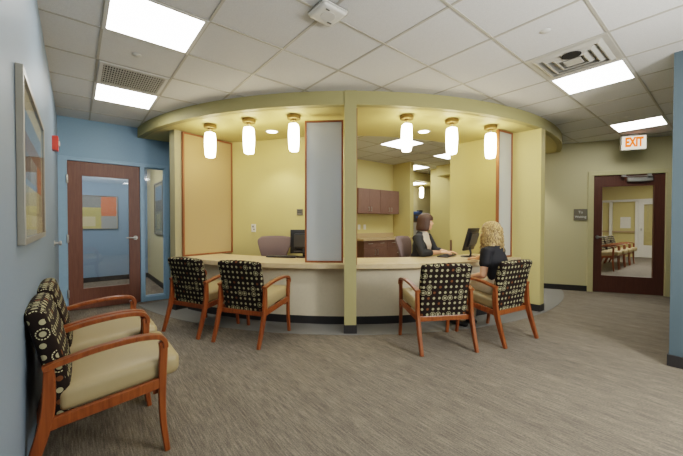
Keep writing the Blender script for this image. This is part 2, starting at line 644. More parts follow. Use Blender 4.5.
    # cabinet room
    b = MB(); b.bx(4.4, 6.44, 5.6, 5.74, 0, HC)
    struct('wall_cabinet', b, M['yellow'])
    b = MB(); b.bx(6.3, 6.43, 5.05, 5.6, 0, HC)
    struct('wall_side', b, M['yellow'])
    b = MB(); b.bx(7.65, 7.79, 4.2, 5.42, 0, HC)
    struct('wall_inner', b, M['yellow'])
    b = MB(); b.bx(7.3, 7.65, 4.3, 5.0, 2.48, HC)
    struct('trim_5', b, M['yellow'])
    b = MB(); b.bx(6.43, 10.6, 7.0, 7.14, 0, HC); b.bx(10.5, 10.64, 4.2, 7.0, 0, HC); b.bx(7.79, 10.6, 4.1, 4.24, 0, HC); b.bx(6.43, 6.55, 5.74, 7.0, 0, HC)
    struct('wall_far_office', b, M['cream'])
    b = MB(); b.bx(6.55, 10.5, 5.95, 7.0, 2.5, HC)
    struct('ceiling_far_bulkhead', b, M['soffit'])
    # exit wall : local frame, +x along the wall (away from the camera's right), +y into the room
    E0 = V((7.85, .706, 0)); rz = math.radians(119)
    mt = Matrix.Translation(E0) @ Matrix.Rotation(rz, 4, 'Z')
    def est(name, mb, mat, parent=None, kind=True, smooth=False):
        o = mb.build(name, mat, parent, smooth)
        if parent is None:
            o.matrix_world = mt
            if kind: o['kind'] = 'structure'
        return o
    b = MB()
    b.bx(-.42, .02, -.14, 0, 0, HC); b.bx(.02, 1.18, -.14, 0, 2.19, HC); b.bx(1.18, 2.75, -.14, 0, 0, HC)
    est('wall_exit', b, M['cream'])
    b = MB(); b.bx(1.185, 2.74, 0, .012, 0, .1); b.bx(-.38, .035, 0, .012, 0, .1)
    est('baseboard_exit', b, M['base'])
    b = MB(); b.bx(.005, .086, -.14, .025, 0, 2.19, .004); b.bx(1.098, 1.185, -.14, .025, 0, 2.19, .004); b.bx(.005, 1.185, -.14, .026, 2.115, 2.192, .004)
    est('trim_6', b, M['creamtrim'])
    x0, x1, g0, g1 = .088, 1.096, .222, .978
    b = MB()
    b.bx(x0, g0, -.05, -.005, .008, 2.113); b.bx(g1, x1, -.05, -.005, .008, 2.113)
    b.bx(g0, g1, -.05, -.005, 1.925, 2.113); b.bx(g0, g1, -.05, -.005, .008, .295)
    d = est('door_2', b, M['doorR'])
    d['label'] = 'dark red-brown door with a large glass pane under the exit sign'
    b = MB()
    b.bx(g0, g0 + .012, -.052, -.001, .295, 1.925); b.bx(g1 - .012, g1, -.052, -.001, .295, 1.925)
    b.bx(g0, g1, -.052, -.001, .295, .307); b.bx(g0, g1, -.052, -.001, 1.913, 1.925)
    est('glazing_bead', b, M['doorR'], d)
    b = MB(); b.bx(g0 + .012, g1 - .012, -.03, -.024, .307, 1.913)
    est('pane', b, M['pane'], d)
    lever(d, V((1.03, -.005, 1.0)), V((0, 1, 0)), V((-1, 0, 0)))
    b = MB(); b.bx(.27, .62, -.005, .05, 1.985, 2.06, .008)
    cl = est('door_closer', b, M['silver'], d, smooth=True)
    b = MB(); b.box((.5, .07, 2.075), (.42, .018, .01)); b.box((.33, .06, 2.085), (.05, .05, .05), .005); b.box((.68, .05, 2.09), (.06, .05, .03), .004)
    est('closer_arm', b, M['silver'], cl)
    # plaque beside the exit door
    p = thing('room_sign', 'small grey plaque on the wall left of the exit door', 'sign', mt @ V((1.295, 0, 0)), rz)
    b = MB(); b.bx(-.105, .105, .001, .012, 1.305, 1.515, .003)
    b.build('plate', M['sign'], p)
    tm = Matrix.Translation((0, .013, 1.455)) @ Matrix.Rotation(pi, 4, 'Z') @ Matrix.Rotation(pi / 2, 4, 'X')
    text('lettering', 'To', .065, M['white'], p, tm, .001)
    tm = Matrix.Translation((0, .013, 1.37)) @ Matrix.Rotation(pi, 4, 'Z') @ Matrix.Rotation(pi / 2, 4, 'X')
    text('lettering', 'Waiting', .056, M['white'], p, tm, .001, .0008)
    # exit sign on the ceiling
    s = thing('exit_sign', 'white ceiling sign with glowing orange EXIT letters above the right door', 'sign', (7.215, 1.118, 0), rz)
    b = MB(); b.bx(-.17, .17, -.035, .035, 2.475, 2.715, .006)
    b.build('housing', M['offwhite'], s)
    b = MB(); b.bx(-.158, .158, .035, .037, 2.485, 2.705)
    b.build('face', M['exitwhite'], s)
    b = MB(); b.bx(-.07, .07, -.03, .03, 2.714, HC - .002)
    b.build('canopy', M['offwhite'], s)
    tm = Matrix.Translation((0, .039, 2.597)) @ Matrix.Rotation(pi, 4, 'Z') @ Matrix.Rotation(pi / 2, 4, 'X') @ Matrix.Diagonal((.78, 1.38, 1, 1))
    text('lettering', 'EXIT', .15, M['exitred'], s, tm, .001, .0065)
    # right wall block near the camera
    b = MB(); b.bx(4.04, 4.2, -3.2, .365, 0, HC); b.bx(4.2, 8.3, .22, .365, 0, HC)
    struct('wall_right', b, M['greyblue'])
    b = MB(); b.bx(4.028, 4.04, -3.05, .365, 0, .1); b.bx(4.028, 8.0, .365, .377, 0, .1)
    struct('baseboard_right', b, M['base'])
    b = MB(); b.bx(-.34, 4.2, -3.3, -3.16, 0, HC)
    struct('wall_rear', b, M['blue'])
    # waiting area beyond the exit door
    b = MB(); b.bx(7.2, 16.2, 3.45, 3.59, 0, HC)
    struct('wall_waiting_side', b, M['yellow'])
    b = MB(); b.bx(8.2, 16.2, -1.2, -1.06, 0, HC); b.bx(8.3, 8.44, -1.06, .22, 0, HC)
    struct('wall_waiting_right', b, M['yellow'])
    b = MB(); b.bx(16.0, 16.14, -1.1, 3.5, 0, HC)
    struct('wall_waiting_far', b, M['yellow'])
    b = MB()
    for y in (3.38, 3.08, 2.33): b.bx(15.9, 15.97, y - .045, y + .045, 0, 2.08)
    b.bx(15.9, 15.97, 1.2, 3.43, 2.05, 2.13)
    struct('window_2', b, M['white'])
    b = MB(); b.bx(15.91, 15.96, 2.14, 2.28, .01, 2.05); b.bx(15.91, 15.96, 1.3, 1.44, .01, 2.05)
    b.bx(15.91, 15.96, 1.44, 2.14, .01, .45); b.bx(15.91, 15.96, 1.44, 2.14, 1.93, 2.05)
    d = struct('door_3', b, M['white'])
    b = MB(); b.bx(15.93, 15.936, 1.44, 2.14, .45, 1.93); b.build('pane', M['glazing'], d)
    b = MB(); b.bx(15.86, 15.91, 2.18, 2.22, .98, 1.06, .005); b.build('door_handle', M['steel'], d)
    b = MB(); b.bx(15.92, 15.96, 2.38, 3.4, .9, .96)
    struct('trim_7', b, M['cabtop'])


def lever(parent, p, n, along):
    """lever handle: p on the door face, n out of the door, along = lever direction"""
    b = MB()
    up = V((0, 0, 1))
    b.tube([p, p + n * .012], [.032, .029], 20)
    b.tube([p + n * .01, p + n * .05], [.012, .011], 12)
    b.tube(crom([p + n * .05, p + n * .056 + along * .02, p + n * .05 + along * .07 + up * .004, p + n * .042 + along * .12], 4), [.012] * 4 + [.011] * 5 + [.009] * 4, 10)
    b.build('door_handle', M['steel'], parent, True)


shell()


# ------------------------------------------------------------------ ceiling kit
def ceiling_lights():
    L = [(.167, .775, 2.474, 3.081, 'square ceiling light nearest the top left corner of the photo'),
         (.167, .775, 4.295, 4.902, 'square ceiling light beyond the vent grille on the left'),
         (3.812, 4.42, .653, 1.26, 'square ceiling light beside the air diffuser on the right'),
         (6.242, 6.85, .653, 1.26, 'square ceiling light just before the exit sign'),
         (4.42, 5.027, 3.688, 4.295, 'square ceiling light seen through the right desk opening, nearest one'),
         (6.1, 6.7, 3.688, 4.295, 'square office ceiling light half hidden by the middle right pendant'),
         (6.72, 7.33, 5.2, 5.8, 'square office ceiling light farthest back, above the side wall edge')]
    behind = [(1.382, 1.99, -1.168, -.561), (2.597, 3.2, -2.383, -1.776), (1.382, 1.99, -2.99, -2.383),
              (-.44, .167, 6.72, 7.33), (9.28, 9.9, 1.26, 1.87), (11.7, 12.3, .653, 1.26), (14.1, 14.7, 1.26, 1.87), (8.0, 8.6, 6.2, 6.8)]
    for i, q in enumerate(L + behind):
        x0, x1, y0, y1 = q[:4]
        lab = q[4] if len(q) > 4 else None
        zc = HC if i != len(L) + len(behind) - 1 else 2.5
        t = thing('ceiling_light', lab or ['square ceiling light behind the viewpoint, nearest', 'square ceiling light behind the viewpoint, right',
                  'square ceiling light behind the viewpoint, rearmost', 'corridor ceiling light behind the left door', 'waiting area ceiling light nearest the exit door',
                  'waiting area ceiling light in the middle', 'waiting area ceiling light at the far end', 'recessed light above the far office pendant'][i - len(L)],
                  'ceiling light', ((x0 + x1) / 2, (y0 + y1) / 2, zc), 0, 'square ceiling lights')
        hx, hy = (x1 - x0) / 2, (y1 - y0) / 2
        b = MB(); e = .026
        for (a0, a1, c0, c1) in ((-hx, -hx + e, -hy, hy), (hx - e, hx, -hy, hy), (-hx + e, hx - e, -hy, -hy + e), (-hx + e, hx - e, hy - e, hy)):
            b.bx(a0, a1, c0, c1, -.008, 0)
        b.build('frame', M['offwhite'], t)
        b = MB(); b.bx(-hx + e, hx - e, -hy + e, hy - e, -.006, 0)
        b.build('diffuser', M['lamp'], t)
    # egg crate return grille
    x0, x1, y0, y1 = .19, .752, 3.712, 4.272
    t = thing('vent_grille', 'slatted grey return air grille beside the left ceiling light', 'vent', ((x0 + x1) / 2, (y0 + y1) / 2, HC))
    h = .285
    b = MB()
    for (a0, a1, c0, c1) in ((-h, h, -h, -h + .03), (-h, h, h - .03, h), (-h, -h + .03, -h + .03, h - .03), (h - .03, h, -h + .03, h - .03)):
        b.bx(a0, a1, c0, c1, -.012, -.001)
    b.build('frame', M['offwhite'], t)
    b = MB(); b.bx(-h + .03, h - .03, -h + .03, h - .03, -.003, -.001)
    b.build('backing', M['ventdark'], t)
    b = MB()
    for k in range(24):
        x = -h + .03 + (k + .5) * (2 * h - .06) / 24
        b.bx(x - .0045, x + .0045, -h + .03, h - .03, -.011, -.003)
    for k in range(9):
        y = -h + .03 + (k + .5) * (2 * h - .06) / 9
        b.bx(-h + .03, h - .03, y - .003, y + .003, -.010, -.003)
    b.build('lattice', M['ventgrey'], t)
    # square supply diffuser
    t = thing('air_diffuser', 'square metal air diffuser with nested louvres before the right ceiling light', 'vent', (3.5, .957, HC))
    h = .3
    b = MB()
    rs = []
    for k, (r, z) in enumerate(((h, -.001), (h, -.008), (.255, -.008), (.225, -.026), (.215, -.024), (.235, -.004))):
        rs.append([V((sx * r, sy * r, z)) for sx, sy in ((-1, -1), (1, -1), (1, 1), (-1, 1))])
    b.rings(rs, False)
    b.build('outer_louvre', M['ventgrey'], t)
    for r in (.165, .1):
        b = MB()
        b.rings([[V((sx * q, sy * q, z)) for sx, sy in ((-1, -1), (1, -1), (1, 1), (-1, 1))] for q, z in ((r + .035, -.005), (r, -.03), (r - .008, -.028), (r + .022, -.005))], False)
        b.build('louvre', M['ventgrey'], t)
    b = MB(); b.box((0, 0, -.024), (.13, .13, .008), .002)
    b.build('centre_plate', M['ventgrey'], t)
    b = MB(); b.bx(-.25, .25, -.25, .25, -.004, -.001)
    b.build('backing', M['silver'], t)
    b = MB(); b.lathe([(.001, -.0345), (.07, -.0345), (.072, -.03)], (-.17, -.03, 0), 28)
    b.build('neck_opening', M['ventdark'], t)
    # wireless access point
    b = MB(); b.box((0, 0, -.022), (.215, .215, .04), .03, seg=5)
    t = thing('access_point', 'white rounded square plastic device on the ceiling, top centre', 'access point', (1.375, 1.83, HC))
    b.build('shell', M['white'], t, 'all')
    b = MB(); b.lathe([(.001, -.044), (.05, -.044), (.054, -.04)], (0, 0, 0), 28); b.build('cap', M['offwhite'], t, True)
    b = MB(); b.box((-.045, -.06, -.044), (.03, .008, .004), .001); b.build('slot', M['greybk'], t)
    b = MB(); b.box((.05, .05, -.044), (.035, .01, .004), .001); b.build('slot', M['greybk'], t)
    for x, y, lab in ((2.815, .955, 'small round ceiling cap before the air diffuser'), (.434, 3.38, 'small round ceiling cap beside the slatted grille'),
                      (5.97, .99, 'small round ceiling cap between the two right ceiling lights')):
        b = MB(); b.lathe([(.036, -.001), (.036, -.003), (.032, -.006), (.001, -.0065)], (0, 0, 0), 24)
        o = b.build('sprinkler_cover', M['offwhite'], None, True, (x, y, HC))
        tag(o, lab, 'sprinkler cover', 'round ceiling caps')
    # downlights in the soffit
    for r, a, lab in ((3.6, 57.3, 'round recessed downlight in the soffit behind the left pendants'), (3.6, 21.6, 'round recessed downlight in the soffit behind the right pendants')):
        t = thing('downlight', lab, 'downlight', (*PP(r, a), HS), 0, 'recessed soffit downlights')
        b = MB(); b.rings([[V((q * math.cos(2 * pi * j / 28), q * math.sin(2 * pi * j / 28), z)) for j in range(28)] for q, z in ((.1, -.001), (.098, -.006), (.078, -.007), (.072, -.002))], False)
        b.build('trim_ring', M['offwhite'], t, True)
        b = MB(); b.lathe([(.073, -.001), (.073, -.004)], (0, 0, 0), 28); b.build('lens', M['down'], t)
    def spot(name, loc, power):
        l = bpy.data.lights.new(name, 'SPOT'); l.energy = power; l.spot_size = math.radians(95); l.spot_blend = .55; l.shadow_soft_size = .05; l.color = (1, .95, .82)
        o = bpy.data.objects.new(name, l); COL.objects.link(o); o.location = loc
    for r_, a_ in ((3.6, 57.3), (3.6, 21.6)):
        spot('downlight_lamp', (*PP(r_, a_), HS - .015), 22)
    t = copy_tree(t); t.location = (*PP(3.8, -17), HS); t['label'] = 'round recessed downlight in the soffit behind the right pier'
    spot('downlight_lamp', (*PP(3.8, -17), HS - .015), 45)
    # pendants
    labs = ['glowing white pendant lamp, leftmost, beside the beige panel', 'glowing white pendant lamp, middle of the three over the left counter',
            'glowing white pendant lamp left of the frosted screen by the column', 'glowing white pendant lamp nearest the column on its right side',
            'glowing white pendant lamp, middle of the three over the right counter', 'glowing white pendant lamp, rightmost, before the narrow frosted screen']
    first = None
    def pendant(loc, lab, grp):
        t = thing('pendant_lamp', lab, 'pendant lamp', loc, random.random(), grp)
        b = MB(); b.lathe([(.002, -.001), (.08, -.001), (.083, -.012), (.083, -.04), (.076, -.047), (.034, -.049), (.03, -.05), (.03, -.07), (.002, -.071)], n=28)
        b.build('canopy', M['brass'], t, True)
        b = MB(); b.tube([(0, 0, -.07), (0, 0, -.11)], .012, 12); b.build('stem', M['steel'], t, True)
        b = MB()
        rs = []
        for z, r in ((-.104, .03), (-.107, .055), (-.116, .066), (-.16, .0725), (-.25, .076), (-.34, .073), (-.415, .066), (-.436, .06), (-.443, .048), (-.444, .02)):
            ring = []
            for j in range(32):
                th = 2 * pi * j / 32
                f = .83 / (abs(math.cos(th)) ** 5 + abs(math.sin(th)) ** 5) ** .2
                ring.append(V((r * f * math.cos(th) * .97, r * f * math.sin(th) * .97, z)))
            rs.append(ring)
        b.rings(rs)
        b.build('glass_shade', M['pend'], t, True)
        return t
    for a, lab in zip((66, 57.2, 48.8, 29.6, 21, 11.8), labs):
        if first is None:
            first = pendant((*PP(4.19, a), HS), lab, 'pendant lamps along the curved soffit')
            t = first
        else:
            t = copy_tree(first)
            t.location = (*PP(4.19, a), HS)
            t['label'] = lab
        t.rotation_euler.z = -math.radians(a)
    t = copy_tree(first)
    t.location = (8.58, 6.42, 2.5)
    t['label'] = 'tiny glowing pendant lamp in the far back office above the receptionist'
    del t['group']


ceiling_lights()


# ------------------------------------------------------------------ reception desk
def desk():
    t = thing('reception_counter', 'long curved pale counter with beige front below the soffit', 'reception counter', (*PP(4.1, 39.3), 0))
    o = -V(t.location)
    def sh(ob):
        ob.data.transform(Matrix.Translation(o)); return ob
    b = MB(); b.arc(3.6, 4.32, 4.6, 73.6, .71, .765, 90)
    sh(b.build('worktop', M['maple'], t, 20))
    b = MB(); b.arc(4.12, 4.17, 4.9, 73.3, .1, .71, 90)
    sh(b.build('front_panel', M['apron'], t, 20))
    b = MB(); b.arc(4.12, 4.175, 4.9, 73.3, .004, .1, 90)
    sh(b.build('kickplate', M['base'], t, 20))


def screen_panel(name, lab, c, rz, w, z0, z1, pane_mat, pane_name):
    t = thing(name, lab, 'screen', (c[0], c[1], z0), rz)
    h = z1 - z0
    b = MB(); f = .022
    for (x0, x1, q0, q1) in ((-w / 2, -w / 2 + f, 0, h), (w / 2 - f, w / 2, 0, h), (-w / 2 + f, w / 2 - f, 0, f), (-w / 2 + f, w / 2 - f, h - f, h)):
        b.bx(x0, x1, -.02, .02, q0, q1, .002)
    b.build('frame', M['frame'], t)
    b = MB(); b.bx(-w / 2 + f, w / 2 - f, -.006, .006, f, h - f)
    b.build(pane_name, pane_mat, t)
    return t


desk()
p = V((*PP(4.16, 43.65), 0))
screen_panel('frosted_screen', 'tall frosted glass screen in a wood frame left of the column', p, -math.radians(43.65), .475, .766, 2.515, M['frost'], 'frosted_pane')
p = V((*PP(4.15, 6.6), 0))
screen_panel('frosted_screen', 'narrow frosted glass screen in a wood frame behind the seated visitor', p, -math.radians(6.6), .36, .766, 2.57, M['frost'], 'frosted_pane')
p = V((*PP(3.79, 74.15), 0)); aa = math.radians(74.4)
screen_panel('side_panel', 'tall beige panel in a thin wood frame at the counter left end', (p.x + .0 * math.cos(aa), p.y - .01), math.atan2(math.cos(aa), math.sin(aa)), .84, .768, 2.57, M['panel'], 'woven_panel')


# ------------------------------------------------------------------ chairs
def make_chair(label):
    t = thing('guest_chair', label, 'chair')
    W = .283
    for s in (-1, 1):
        x = s * W
        # front leg running up into the arm
        b = MB()
        pts = crom([(x, .272, 0), (x, .25, .2), (x, .25, .42), (x, .256, .56), (x, .25, .61)], 5)
        n = len(pts)
        b.sweep(pts, .034, [.027 + .013 * min(1, i / (n * .55)) for i in range(n)])
        b.build('front_leg', M['chairwood'], t, True)
        b = MB()
        pts = crom([(x, -.33, 0), (x, -.27, .18), (x, -.222, .36), (x, -.212, .5), (x, -.212, .59)], 5)
        n = len(pts)
        b.sweep(pts, .034, [.032 + .02 * math.sin(pi * min(1, i / n)) for i in range(n)])
        b.build('rear_leg', M['chairwood'], t, True)
        b = MB()
        pts = crom([(x, .266, .575), (x, .26, .615), (x, .225, .641), (x, .12, .65), (x, -.04, .636), (x, -.15, .613), (x, -.232, .592)], 6)
        b.sweep(pts, .05, .025)
        b.build('armrest', M['chairwood'], t, True)
        b = MB()
        b.sweep([(x, .25, .385), (x, 0, .355), (x, -.222, .33)], .028, .055)
        b.build('side_rail', M['chairwood'], t, True)
    b = MB(); b.box((0, .22, .345), (.54, .024, .05), .004); b.build('front_rail', M['chairwood'], t)
    b = MB(); b.box((0, -.2, .315), (.54, .024, .05), .004); b.build('back_rail', M['chairwood'], t)
    # seat : soft box
    b = MB()
    vs = b.box((0, .08, .412), (.53, .53, .115), .036, seg=4)
    bmesh.ops.subdivide_edges(b.b, edges=[e for e in b.b.edges if e.calc_length() > .2], cuts=7, use_grid_fill=True)
    for v in b.b.verts:
        k = (1 - (v.co.x / .27) ** 2) * (1 - ((v.co.y - .08) / .27) ** 2)
        if v.co.z > .43: v.co.z += .014 * max(0, k)
        v.co.z += (v.co.y + .15) * .1
    o = b.build('seat', M['vinyl'], t, 'all')
    # backrest : upholstered slab leaning back
    b = MB()
    H = .575
    b.box((0, 0, H / 2), (.515, .075, H), .03, seg=4)
    bmesh.ops.subdivide_edges(b.b, edges=[e for e in b.b.edges if e.calc_length() > .2], cuts=9, use_grid_fill=True)
    for v in b.b.verts:
        z = v.co.z / H
        v.co.x *= .97 + .05 * z
        v.co.y += .012 * (1 - (v.co.x / .26) ** 2) * (1 if v.co.y > 0 else -1) * math.sin(pi * min(max(z, 0), 1))
        v.co.y -= .018 * (2 * z - 1) ** 2
        if z > .5: v.co.z += .012 * (1 - (v.co.x / .26) ** 2) * (z - .5) * 2
    b.b.transform(Matrix.Translation((0, -.142, .295)) @ Matrix.Rotation(math.radians(11), 4, 'X'))
    o = b.build('backrest', M['fabric'], t, 'all')
    box_uv(o, (.26, .01))
    return t


def chairs():
    proto = None
    def put(x, y, fx, fy, lab, grp):
        nonlocal proto
        if proto is None:
            proto = make_chair(lab); c = proto
        else:
            c = copy_tree(proto)
        c.location = (x, y, 0)
        c.rotation_euler = (0, 0, math.atan2(-fx, fy))
        c['label'] = lab; c['group'] = grp
        return c
    g = 'dotted guest chairs at the curved counter'
    put(1.188, 4.064, .91, .414, 'dotted guest chair at the counter, leftmost, beside the left door sidelight', g)
    put(1.533, 3.40, .867, .498, 'dotted guest chair left of the column, nearer of that pair', g)
    put(2.92, 2.01, .497, .867, 'empty dotted guest chair just right of the column', g)
    put(3.648, 1.736, .155, .988, 'dotted guest chair the blonde visitor sits on', g)
    g = 'guest chairs along the left wall'
    put(.11, 2.275, 1, 0, 'guest chair with khaki seat against the left wall, nearest the viewer', g)
    put(.11, 2.915, 1, 0, 'second guest chair against the left wall, nearer the left door', g)
    g = 'guest chairs seen through the exit door'
    for k, lab in enumerate(('nearest of the row of chairs seen through the exit door glass', 'second chair of the row seen through the exit door glass',
                             'third chair of the row seen through the exit door glass', 'farthest of the row of chairs seen through the exit door glass')):
        put(11.03 + .68 * k, 2.27, 0, -1, lab, g)


chairs()


# ------------------------------------------------------------------ office furniture
def office_chair(loc, rz, label):
    t = thing('office_chair', label, 'office chair', loc, rz)
    b = MB()
    rows, cols = 14, 14
    front, back = [], []
    rs = []
    for i in range(rows + 1):
        z = i / rows
        w = .14 + .145 * min(1, z / .8)
        if z > .86: w -= .05 * ((z - .86) / .14) ** 2
        zz = .58 + z * .475
        yy = -.215 - .05 * z + .03 * math.sin(pi * z)
        th = .035 * (math.sin(pi * (.08 + .84 * z))) ** .5
        ring = []
        for j in range(28):
            a = 2 * pi * j / 28
            cx = math.copysign(abs(math.cos(a)) ** .6, math.cos(a)); sy = math.copysign(abs(math.sin(a)) ** .8, math.sin(a))
            ring.append(V((w * cx, yy + th * sy + .05 * (cx * cx), zz - .012 * cx * cx * (1 if z > .9 else 0))))
        rs.append(ring)
    b.rings(rs)
    b.build('backrest', M['mauve'], t, 'all')
    b = MB(); b.box((0, .03, .49), (.5, .48, .09), .04, seg=4); b.build('seat', M['mauve'], t, 'all')
    b = MB(); b.tube([(0, -.2, .46), (0, -.3, .5), (0, -.29, .72)], [.02, .022, .016], 10); b.build('back_post', M['black'], t, True)
    b = MB(); b.tube([(0, 0, .1), (0, 0, .28)], .03, 12); b.tube([(0, 0, .28), (0, 0, .45)], .018, 12); b.build('gas_post', M['black'], t, True)
    for k in range(5):
        a = 2 * pi * k / 5 + .3
        d = V((math.cos(a), math.sin(a), 0))
        b = MB(); b.tube([V((0, 0, .115)) + d * .02, V((0, 0, .09)) + d * .27], [.024, .014], 8)
        lg = b.build('base_arm', M['black'], t, True)
        b = MB(); q = d * .265; s = V((-d.y, d.x, 0))
        b.tube([q - s * .02 + V((0, 0, .03)), q + s * .02 + V((0, 0, .03))], .03, 14)
        b.tube([q + V((0, 0, .05)), q + V((0, 0, .09))], .008, 8)
        b.build('caster', M['black'], lg, True)
    return t


def monitor(loc, rz, label, w, h, tilt, lift, low_strip):
    t = thing('computer_monitor', label, 'monitor', loc, rz)
    b = MB(); b.lathe([(.001, .001), (.11, .001), (.11, .008), (.1, .014), (.001, .016)], n=28)
    for v in b.b.verts: v.co.x *= 1.15
    b.build('base', M['black'], t, True)
    b = MB(); b.tube(crom([(0, -.02, .012), (0, -.03, .06), (0, -.015, .12), (0, -.01, lift + .06)], 4), .02, 10, .7, (1, 0, 0)); b.build('stand', M['black'], t, True)
    R = Matrix.Rotation(math.radians(tilt), 4, 'X'); T = Matrix.Translation((0, .01, lift)) @ R
    b = MB(); b.box((0, 0, h / 2), (w, .03, h), .006); b.box((0, -.025, h * .5), (w * .7, .04, h * .66), .015)
    b.b.transform(T); o = b.build('casing', M['black'], t, True)
    b = MB(); b.bx(-w / 2 + .018, w / 2 - .018, .0152, .017, .03, h - .018)
    b.b.transform(T); b.build('screen', M['screen'], t)
    b = MB(); b.bx(-w * .36, w * .36, -.0475, -.045, h * .28, h * .78, .001)
    if low_strip: b.bx(-w * .36, w * .36, -.049, -.045, h * .06, h * .12)  # thin raised strip low on the rear cover
    b.b.transform(T); b.build('rear_cover', M['greybk'], t)
    return t


def keyboard(loc, rz, label):
    t = thing('keyboard', label, 'keyboard', loc, rz)
    b = MB(); b.box((0, 0, .011), (.44, .15, .016), .004); b.build('case', M['black'], t)
    b = MB()
    for r in range(5):
        for c in range(18):
            b.box((-.2 + c * .0235, -.052 + r * .026, .021), (.019, .021, .006), .001, seg=1)
    o = b.build('keys', M['greybk'], t)
    o['kind'] = 'stuff'
    return t


def pull(parent, c, vertical, L=.1):
    b = MB()
    x, y, z = c
    d = V((0, 0, L / 2)) if vertical else V((L / 2, 0, 0))
    b.tube([V((x, y - .028, z)) - d, V((x, y - .028, z)) + d], .006, 8)
    for s in (-1, 1):
        q = V((x, y - .028, z)) + d * (.8 * s)
        b.tube([q, q + V((0, .028, 0))], .005, 8)
    return b.build('handle', M['steel'], parent, True)


def cabinets():
    # wall units
    labs = ['brown wall cabinet above the office worktop, hidden at the column edge', 'brown wall cabinet above the office worktop, left of the two in full view',
            'brown wall cabinet above the office worktop, right end by the side wall']
    for (x0, x1), lab in zip(((4.80, 5.49), (5.49, 6.15)), labs[1:]):
        t = thing('wall_cabinet', lab, 'cabinet', ((x0 + x1) / 2, 5.595, 1.468), 0, 'brown wall cabinets')
        w = (x1 - x0) / 2 - .001
        b = MB(); b.bx(-w, w, -.305, 0, 0, .56); b.build('carcass', M['cab'], t)
        for s in (-1, 1):
            b = MB(); a, c = (-w + .002, -.0015) if s < 0 else (.0015, w - .002)
            b.bx(a, c, -.325, -.306, .002, .558, .002)
            d = b.build('door', M['cab'], t)
            pull(d, (s * .04, -.325, .1), True, .1)
    for (x0, x1), lab in zip(((4.70, 5.42), (5.42, 6.18)), ('brown base cabinet under the office worktop, left one', 'brown base cabinet under the office worktop, right one')):
        t = thing('base_cabinet', lab, 'cabinet', ((x0 + x1) / 2, 5.59, 0), 0, 'brown base cabinets')
        w = (x1 - x0) / 2 - .001
        b = MB(); b.bx(-w, w, -.585, 0, .1, .868); b.bx(-w, w, -.53, 0, .001, .1); b.build('carcass', M['cab'], t)
        for s in (-1, 1):
            a, c = (-w + .002, -.0015) if s < 0 else (.0015, w - .002)
            b = MB(); b.bx(a, c, -.605, -.586, .72, .864, .002)
            d = b.build('drawer', M['cab'], t); pull(d, ((a + c) / 2, -.605, .81), False, .12)
            b = MB(); b.bx(a, c, -.605, -.586, .105, .715, .002)
            d = b.build('door', M['cab'], t); pull(d, (s * .04, -.605, .62), True, .12)
    b = MB(); b.bx(4.66, 6.298, 4.96, 5.598, .87, .91, .003); b.bx(4.66, 6.298, 5.575, 5.598, .909, 1.01, .002)
    o = b.build('worktop', M['cabtop'])
    tag(o, 'tan worktop with backsplash on the brown base cabinets', 'worktop')
    # outlets over it
    for x, lab in ((5.12, 'white outlet plate above the office worktop, left one'), (5.3, 'white outlet plate above the office worktop, right one')):
        t = thing('outlet', lab, 'outlet', (x, 5.599, 1.1), 0, 'white outlets above the worktop')
        b = MB(); b.bx(-.037, .037, -.007, 0, 0, .115, .002); b.build('plate', M['white'], t)
        b = MB(); b.bx(-.016, .016, -.009, -.007, .014, .05, .001); b.bx(-.016, .016, -.009, -.007, .064, .1, .001); b.build('socket', M['offwhite'], t)


